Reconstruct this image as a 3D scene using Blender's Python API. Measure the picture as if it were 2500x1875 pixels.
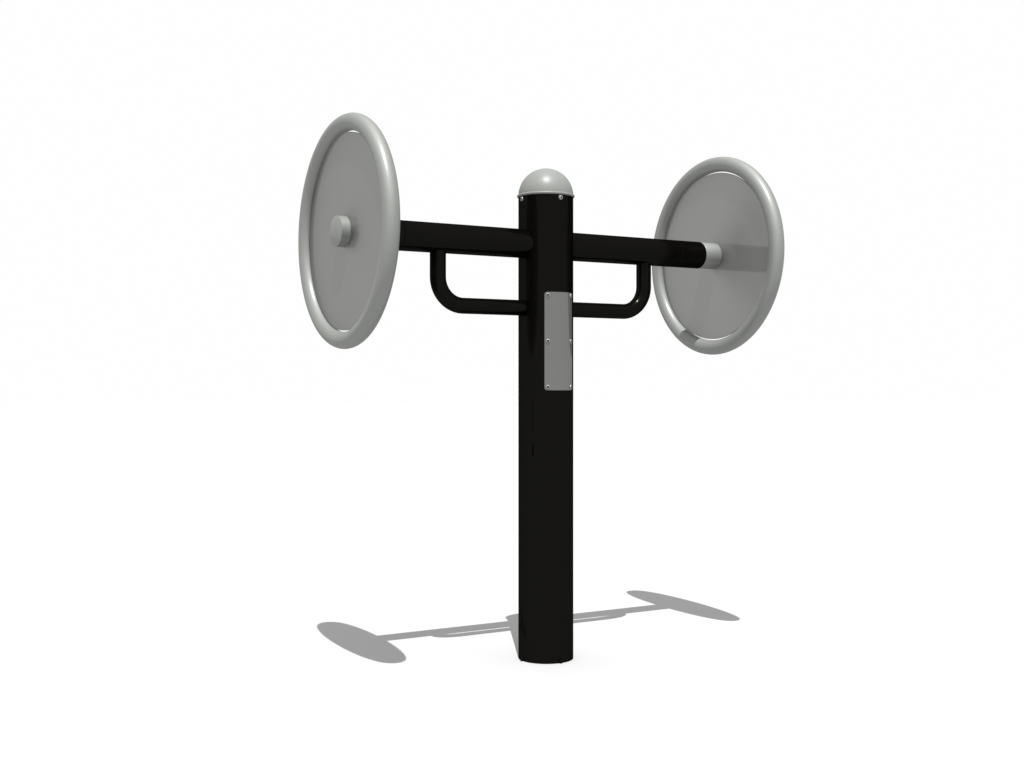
import bpy, bmesh, math
from mathutils import Vector, Matrix

PI = math.pi
scene = bpy.context.scene
for o in list(bpy.data.objects):
    bpy.data.objects.remove(o)
C = scene.collection

# ------------------------------------------------------------------ camera
CAM_H = 0.8378
cam_d = bpy.data.cameras.new('camera')
cam_d.sensor_width = 36.0
cam_d.lens = 3013.5 / 2500.0 * 36.0
cam_d.clip_start = 0.05
cam_d.clip_end = 1000.0
cam = bpy.data.objects.new('camera', cam_d)
cam.location = (0, 0, CAM_H)
cam.rotation_euler = (PI / 2, 0, 0)
C.objects.link(cam)
scene.camera = cam

# ------------------------------------------------------------------ white surroundings
world = bpy.data.worlds.new('World')
scene.world = world
world.use_nodes = True
bg = world.node_tree.nodes['Background']
bg.inputs['Color'].default_value = (1.0, 1.0, 1.0, 1)
bg.inputs['Strength'].default_value = 0.995

# ------------------------------------------------------------------ one distant key lamp, high behind the camera
BASE = Vector((0.1034, 3.775, 0.0))
PHI = 0.5269
key_d = bpy.data.lights.new('key_lamp', 'POINT')
key_d.energy = 843000.0 * 400 * 1.14
key_d.shadow_soft_size = 5.4
key_d.color = (1.0, 1.0, 1.0)
key = bpy.data.objects.new('key_lamp', key_d)
key.location = BASE + Vector((0.0274, -0.4602, 1.0)) * 2000.0
C.objects.link(key)

scene.view_settings.view_transform = 'Standard'
scene.view_settings.look = 'None'
scene.view_settings.exposure = 0.0
scene.view_settings.gamma = 1.0
scene.view_settings.use_curve_mapping = False

# ------------------------------------------------------------------ materials
def coated(name, col, gloss, rough, vary=0.0, scale=6.0, metal=0.0, mrough=0.4, brushed=0.0, sheen=1.3):
    """a body, part matte paint and part satin metal, under a thin clear gloss"""
    m = bpy.data.materials.new(name)
    m.use_nodes = True
    nt = m.node_tree
    nt.nodes.clear()
    out = nt.nodes.new('ShaderNodeOutputMaterial')
    mix = nt.nodes.new('ShaderNodeMixShader')
    dif = nt.nodes.new('ShaderNodeBsdfDiffuse')
    glo = nt.nodes.new('ShaderNodeBsdfAnisotropic')
    mix.inputs[0].default_value = gloss
    glo.inputs['Color'].default_value = (1, 1, 1, 1)
    glo.inputs['Roughness'].default_value = rough
    dif.inputs['Color'].default_value = (*col, 1)
    sat = nt.nodes.new('ShaderNodeBsdfAnisotropic')
    sat.inputs['Roughness'].default_value = mrough
    sat.inputs['Color'].default_value = (*[c * sheen for c in col], 1)
    if brushed:      # sheet brushed along its width: the satin lobe is tall and narrow
        tan = nt.nodes.new('ShaderNodeTangent')
        tan.direction_type = 'RADIAL'
        tan.axis = 'Z'
        sat.inputs['Anisotropy'].default_value = brushed
        nt.links.new(tan.outputs['Tangent'], sat.inputs['Tangent'])
    body = nt.nodes.new('ShaderNodeMixShader')
    body.inputs[0].default_value = metal
    nt.links.new(dif.outputs[0], body.inputs[1])
    nt.links.new(sat.outputs[0], body.inputs[2])
    if vary > 0:
        tc = nt.nodes.new('ShaderNodeTexCoord')
        nz = nt.nodes.new('ShaderNodeTexNoise')
        nz.inputs['Scale'].default_value = scale
        nz.inputs['Detail'].default_value = 4.0
        nt.links.new(tc.outputs['Object'], nz.inputs['Vector'])
        rmp = nt.nodes.new('ShaderNodeValToRGB')
        rmp.color_ramp.elements[0].position = 0.3
        rmp.color_ramp.elements[1].position = 0.7
        rmp.color_ramp.elements[0].color = (*[c * (1 - vary) for c in col], 1)
        rmp.color_ramp.elements[1].color = (*[c * (1 + vary) for c in col], 1)
        nt.links.new(nz.outputs['Fac'], rmp.inputs['Fac'])
        nt.links.new(rmp.outputs['Color'], dif.inputs['Color'])
    nt.links.new(body.outputs[0], mix.inputs[1])
    nt.links.new(glo.outputs[0], mix.inputs[2])
    nt.links.new(mix.outputs[0], out.inputs['Surface'])
    return m

M_BLACK = coated('black_gloss_paint', (0.0024, 0.0022, 0.0017), 0.0044, 0.12, 0.06, 5.0, 0.5, 0.35)
M_DISC = coated('grey_sheet_paint', (0.133, 0.1333, 0.1305), 0.055, 0.08, 0.012, 4.0, 0.82, 0.57, 0.55, 2.5)
M_RIM = coated('silver_tube_paint', (0.156, 0.1605, 0.1525), 0.035, 0.26, 0.012, 4.0, 0.75, 0.74, 0.0, 1.75)
M_CAP = coated('silver_cap_paint', (0.176, 0.182, 0.172), 0.027, 0.40, 0.012, 6.0)
M_PLATE = coated('brushed_plate', (0.060, 0.060, 0.058), 0.110, 0.06, 0.015, 8.0)
M_SCREW = coated('zinc_screw', (0.150, 0.153, 0.146), 0.080, 0.20)
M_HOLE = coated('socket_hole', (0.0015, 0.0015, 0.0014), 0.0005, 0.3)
M_GROUND = coated('white_ground', (0.374, 0.374, 0.374), 0.0, 0.5)

# ------------------------------------------------------------------ helpers
def finish(name, bm, mats, parent=None, angle=35.0, doubles=True):
    if doubles:
        bmesh.ops.remove_doubles(bm, verts=bm.verts, dist=1e-6)
    bmesh.ops.recalc_face_normals(bm, faces=bm.faces)
    lim = math.radians(angle)
    for f in bm.faces:
        f.smooth = True
    for e in bm.edges:
        if len(e.link_faces) == 2 and e.calc_face_angle(0.0) > lim:
            e.smooth = False
    me = bpy.data.meshes.new(name)
    bm.to_mesh(me)
    bm.free()
    for m in (mats if isinstance(mats, (list, tuple)) else [mats]):
        me.materials.append(m)
    o = bpy.data.objects.new(name, me)
    C.objects.link(o)
    if parent is not None:
        o.parent = parent
    return o

def axis_matrix(direction, origin=(0, 0, 0)):
    """local +z of a lathe turned to a direction"""
    q = Vector((0, 0, 1)).rotation_difference(Vector(direction).normalized())
    return Matrix.Translation(Vector(origin)) @ q.to_matrix().to_4x4()

def lathe(bm, profile, mat4=Matrix.Identity(4), n=128, mats=None):
    """profile of (radius, z) turned about z; radius 0 closes into a point"""
    rings = []
    for r, z in profile:
        if r < 1e-7:
            rings.append([bm.verts.new(mat4 @ Vector((0, 0, z)))])
        else:
            rings.append([bm.verts.new(mat4 @ Vector((r * math.cos(2 * PI * k / n), r * math.sin(2 * PI * k / n), z))) for k in range(n)])
    for i in range(len(rings) - 1):
        a, b = rings[i], rings[i + 1]
        for k in range(n):
            k2 = (k + 1) % n
            if len(a) == 1 and len(b) == 1:
                break
            if len(a) == 1:
                f = bm.faces.new((a[0], b[k], b[k2]))
            elif len(b) == 1:
                f = bm.faces.new((a[k], b[0], a[k2]))
            else:
                f = bm.faces.new((a[k], b[k], b[k2], a[k2]))
            if mats:
                f.material_index = mats[i]

def torus(bm, R, r, mat4, n=192, m=32):
    g = [[bm.verts.new(mat4 @ Vector(((R + r * math.cos(2 * PI * j / m)) * math.cos(2 * PI * i / n),
                                      (R + r * math.cos(2 * PI * j / m)) * math.sin(2 * PI * i / n),
                                      r * math.sin(2 * PI * j / m)))) for j in range(m)] for i in range(n)]
    for i in range(n):
        for j in range(m):
            bm.faces.new((g[i][j], g[(i + 1) % n][j], g[(i + 1) % n][(j + 1) % m], g[i][(j + 1) % m]))

def bent_tube(bm, pts, r, side, m=40):
    """tube through points that lie in one plane with normal `side`"""
    side = Vector(side)
    rows = []
    for i, p in enumerate(pts):
        a = pts[max(i - 1, 0)]
        b = pts[min(i + 1, len(pts) - 1)]
        t = (b - a).normalized()
        u = side.cross(t).normalized()
        rows.append([bm.verts.new(p + r * (math.cos(2 * PI * j / m) * u + math.sin(2 * PI * j / m) * side)) for j in range(m)])
    for i in range(len(rows) - 1):
        for j in range(m):
            bm.faces.new((rows[i][j], rows[i + 1][j], rows[i + 1][(j + 1) % m], rows[i][(j + 1) % m]))
    bm.faces.new(rows[0])
    bm.faces.new(rows[-1])

def button_screw(name, origin, direction, parent, R=0.0062, H=0.0042, mats=None, hole=0.0021):
    """button-head screw: rounded head with a dark socket"""
    bm = bmesh.new()
    prof = [(R * 0.98, -0.001), (R, 0.0006)]
    for k in range(1, 9):
        a = PI / 2 * k / 9
        prof.append((hole + (R - hole) * math.cos(a), 0.0006 + (H - 0.0006) * math.sin(a)))
    prof.append((hole, H))
    prof.append((hole, H * 0.3))
    prof.append((0, H * 0.3))
    mi = [0] * (len(prof) - 3) + [1, 1]
    lathe(bm, prof, axis_matrix(direction, origin), 32, mi)
    return finish(name, bm, mats or [M_SCREW, M_HOLE], parent)

# ------------------------------------------------------------------ the ground
bm = bmesh.new()
n = 96
rim = [bm.verts.new((BASE.x + 45 * math.cos(2 * PI * k / n), BASE.y + 45 * math.sin(2 * PI * k / n), 0)) for k in range(n)]
bm.faces.new(rim)
ground = finish('ground', bm, M_GROUND)
ground['kind'] = 'structure'

# ------------------------------------------------------------------ the exercise machine
# local axes: +x along the crossbar (to the far wheel), -y the face with the plate, z up
RP = 0.0840      # post radius
ZT = 1.4085      # post top
ZA = 1.2625      # crossbar height
RA = 0.0437      # crossbar radius
L = 0.6572       # wheel plane from the post's axis
RO = 0.3272      # wheel outer radius
RT = 0.0243      # rim tube radius

root = bpy.data.objects.new('shoulder_wheel_trainer', None)
root.empty_display_size = 0.2
root.location = BASE
root.rotation_euler = (0, 0, PHI)
root['label'] = 'black post of outdoor gym equipment carrying two grey shoulder wheels on a crossbar'
root['category'] = 'exercise machine'
C.objects.link(root)

# post
bm = bmesh.new()
lathe(bm, [(0, 0.0005), (RP - 0.002, 0.0005), (RP, 0.0025), (RP, ZT), (RP - 0.003, ZT), (0, ZT)], n=160)
post = finish('post', bm, M_BLACK, root)
for d in ((0, -1, 0), (-1, 0, 0), (0, 1, 0), (1, 0, 0)):
    v = Vector(d)
    button_screw('base_screw', v * RP + Vector((0, 0, 0.0062)), d, post, R=0.0058, H=0.0065, mats=[M_BLACK, M_HOLE])

# two thin dark upright strips laid just over the post's surface
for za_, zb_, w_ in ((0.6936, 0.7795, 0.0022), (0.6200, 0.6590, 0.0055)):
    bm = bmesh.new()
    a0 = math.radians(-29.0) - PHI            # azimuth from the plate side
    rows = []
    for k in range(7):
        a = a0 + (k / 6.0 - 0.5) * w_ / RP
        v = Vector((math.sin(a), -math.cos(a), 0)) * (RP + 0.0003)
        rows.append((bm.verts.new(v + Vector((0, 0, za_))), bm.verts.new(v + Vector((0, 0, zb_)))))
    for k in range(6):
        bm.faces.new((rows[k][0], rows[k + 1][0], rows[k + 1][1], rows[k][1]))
    finish('dark_strip', bm, M_HOLE, post)

# domed cap with its rolled lip and fixing screws
bm = bmesh.new()
zc = ZT + 0.0035
prof = [(0, ZT + 0.0005), (RP - 0.0005, ZT + 0.0005), (RP, zc)]
for k in range(1, 40):
    a = PI / 2 * k / 40
    prof.append((RP * math.cos(a), zc + RP * math.sin(a)))
prof.append((0, zc + RP))
lathe(bm, prof, n=160)
cap = finish('post_cap', bm, M_CAP, root)
bm = bmesh.new()
torus(bm, RP + 0.0002, 0.0041, Matrix.Translation((0, 0, ZT + 0.0026)), 160, 20)
finish('cap_lip', bm, M_CAP, cap)
for d in ((0, -1, 0), (-1, 0, 0), (0, 1, 0), (1, 0, 0)):
    v = Vector(d)
    button_screw('cap_screw', v * RP + Vector((0, 0, 1.3975)), d, cap, R=0.0073, H=0.0048, hole=0.0026)

# crossbar arms with end collars, support tubes, wheels
SEAM = 0.494
ENDX = 0.592
for s in (-1, 1):
    d = Vector((s, 0, 0))
    mx = axis_matrix(d, (0, 0, ZA))
    bm = bmesh.new()
    lathe(bm, [(0, 0.02), (RA, 0.02), (RA, SEAM - 0.0006), (RA - 0.0008, SEAM), (0, SEAM)], mx, 96)
    arm = finish('crossbar_arm', bm, M_BLACK, root)
    bm = bmesh.new()
    prof = [(0, SEAM + 0.0002), (RA - 0.0008, SEAM + 0.0002), (RA, SEAM + 0.001), (RA, ENDX - 0.003)]
    for k in range(1, 6):
        a = PI / 2 * k / 5
        prof.append((RA - 0.003 + 0.003 * math.cos(a), ENDX - 0.003 + 0.003 * math.sin(a)))
    prof.append((0, ENDX))
    lathe(bm, prof, mx, 96)
    finish('end_collar', bm, M_BLACK, arm)

    # bent support tube from under the arm to the post
    xo, zl, rb, rs = 0.369, 1.068, 0.082, 0.0236
    pts = [Vector((s * xo, 0, ZA - RA + 0.012)), Vector((s * xo, 0, zl + rb))]
    for k in range(1, 28):
        a = PI / 2 * k / 28
        pts.append(Vector((s * (xo - rb + rb * math.cos(a)), 0, zl + rb - rb * math.sin(a))))
    pts += [Vector((s * (xo - rb), 0, zl)), Vector((s * 0.03, 0, zl))]
    bm = bmesh.new()
    bent_tube(bm, pts, rs, (0, 1, 0))
    finish('support_tube', bm, M_BLACK, root)

    # wheel: sheet disc, tubular rim, hub on both faces
    mw = axis_matrix(d, (0, 0, ZA))
    RD, TH = 0.2752, 0.0025
    bm = bmesh.new()
    lathe(bm, [(0, L - TH), (RD - 0.0008, L - TH), (RD, L - TH + 0.0008), (RD, L + TH - 0.0008), (RD - 0.0008, L + TH), (0, L + TH)], mw, 192)
    for sgn in (-1, 1):     # weld lugs that join the disc to the rim
        bmesh.ops.create_cube(bm, size=1.0, matrix=Matrix.Translation((s * L, sgn * (RD + 0.002), ZA)) @ Matrix.Diagonal((0.0036, 0.010, 0.03, 1)))
    disc = finish('wheel', bm, M_DISC, root)
    bm = bmesh.new()
    torus(bm, RO - RT, RT, axis_matrix(d, (s * L, 0, ZA)), 224, 40)
    finish('wheel_rim', bm, M_RIM, disc)
    bm = bmesh.new()
    lathe(bm, [(0, ENDX + 0.0005), (RA - 0.0015, ENDX + 0.0005), (RA - 0.0007, ENDX + 0.002), (RA - 0.0007, L - TH), (0, L - TH)], mw, 96)
    finish('hub_sleeve', bm, M_RIM, disc)
    bm = bmesh.new()
    ho, hb = 0.0285, 0.0080
    prof = [(0, L + TH), (RA - 0.0004, L + TH), (RA - 0.0004, L + ho)]
    for k in range(1, 12):
        t = k / 12.0
        prof.append(((RA - 0.0004) * (1 - t) ** 0.9, L + ho + hb * (1 - (1 - t) ** 2)))
    prof.append((0, L + ho + hb))
    lathe(bm, prof, mw, 96)
    finish('hub_cap', bm, M_RIM, disc, angle=25)

# curved information plate with six screws on the post's front face
bm = bmesh.new()
r0, r1 = RP + 0.0002, RP + 0.0026
z0, z1 = 0.8190, 1.1134
ha = math.radians(34.3)
cr = 0.0080
hw = ha * r1
W, Hh = hw, (z1 - z0) / 2
NU, NZ = 36, 48
us = sorted({round(-W + 2 * W * i / NU, 6) for i in range(NU + 1)} | {round(s * (W - cr + cr * math.sin(PI / 2 * k / 8)), 6) for s in (-1, 1) for k in range(9)})
def zlim(u):
    e = abs(u) - (W - cr)
    if e <= 0:
        return Hh
    return Hh - cr + math.sqrt(max(cr * cr - e * e, 0.0))
def plate_pt(u, z, r):
    a = u / r1
    return Vector((r * math.sin(a), -r * math.cos(a), (z0 + z1) / 2 + z))
cols = []
for u in us:
    zl_ = zlim(u)
    cols.append([(bm.verts.new(plate_pt(u, -zl_ + 2 * zl_ * j / NZ, r1)), bm.verts.new(plate_pt(u, -zl_ + 2 * zl_ * j / NZ, r0))) for j in range(NZ + 1)])
for i in range(len(cols) - 1):
    for j in range(NZ):
        a, b, c, d_ = cols[i][j], cols[i + 1][j], cols[i + 1][j + 1], cols[i][j + 1]
        bm.faces.new((a[0], b[0], c[0], d_[0]))
        bm.faces.new((a[1], d_[1], c[1], b[1]))
    for j in (0, NZ):
        a, b = cols[i][j], cols[i + 1][j]
        bm.faces.new((a[0], a[1], b[1], b[0]))
for i in (0, len(cols) - 1):
    for j in range(NZ):
        a, b = cols[i][j], cols[i][j + 1]
        bm.faces.new((a[0], b[0], b[1], a[1]))
plate = finish('information_plate', bm, M_PLATE, root)
for sx in (-1, 1):
    a = sx * math.radians(27.6)
    v = Vector((math.sin(a), -math.cos(a), 0))
    for z in (1.1040, 0.9665, 0.8290):
        button_screw('plate_screw', v * r1 + Vector((0, 0, z)), v, plate, R=0.0066, H=0.0042, hole=0.0030)
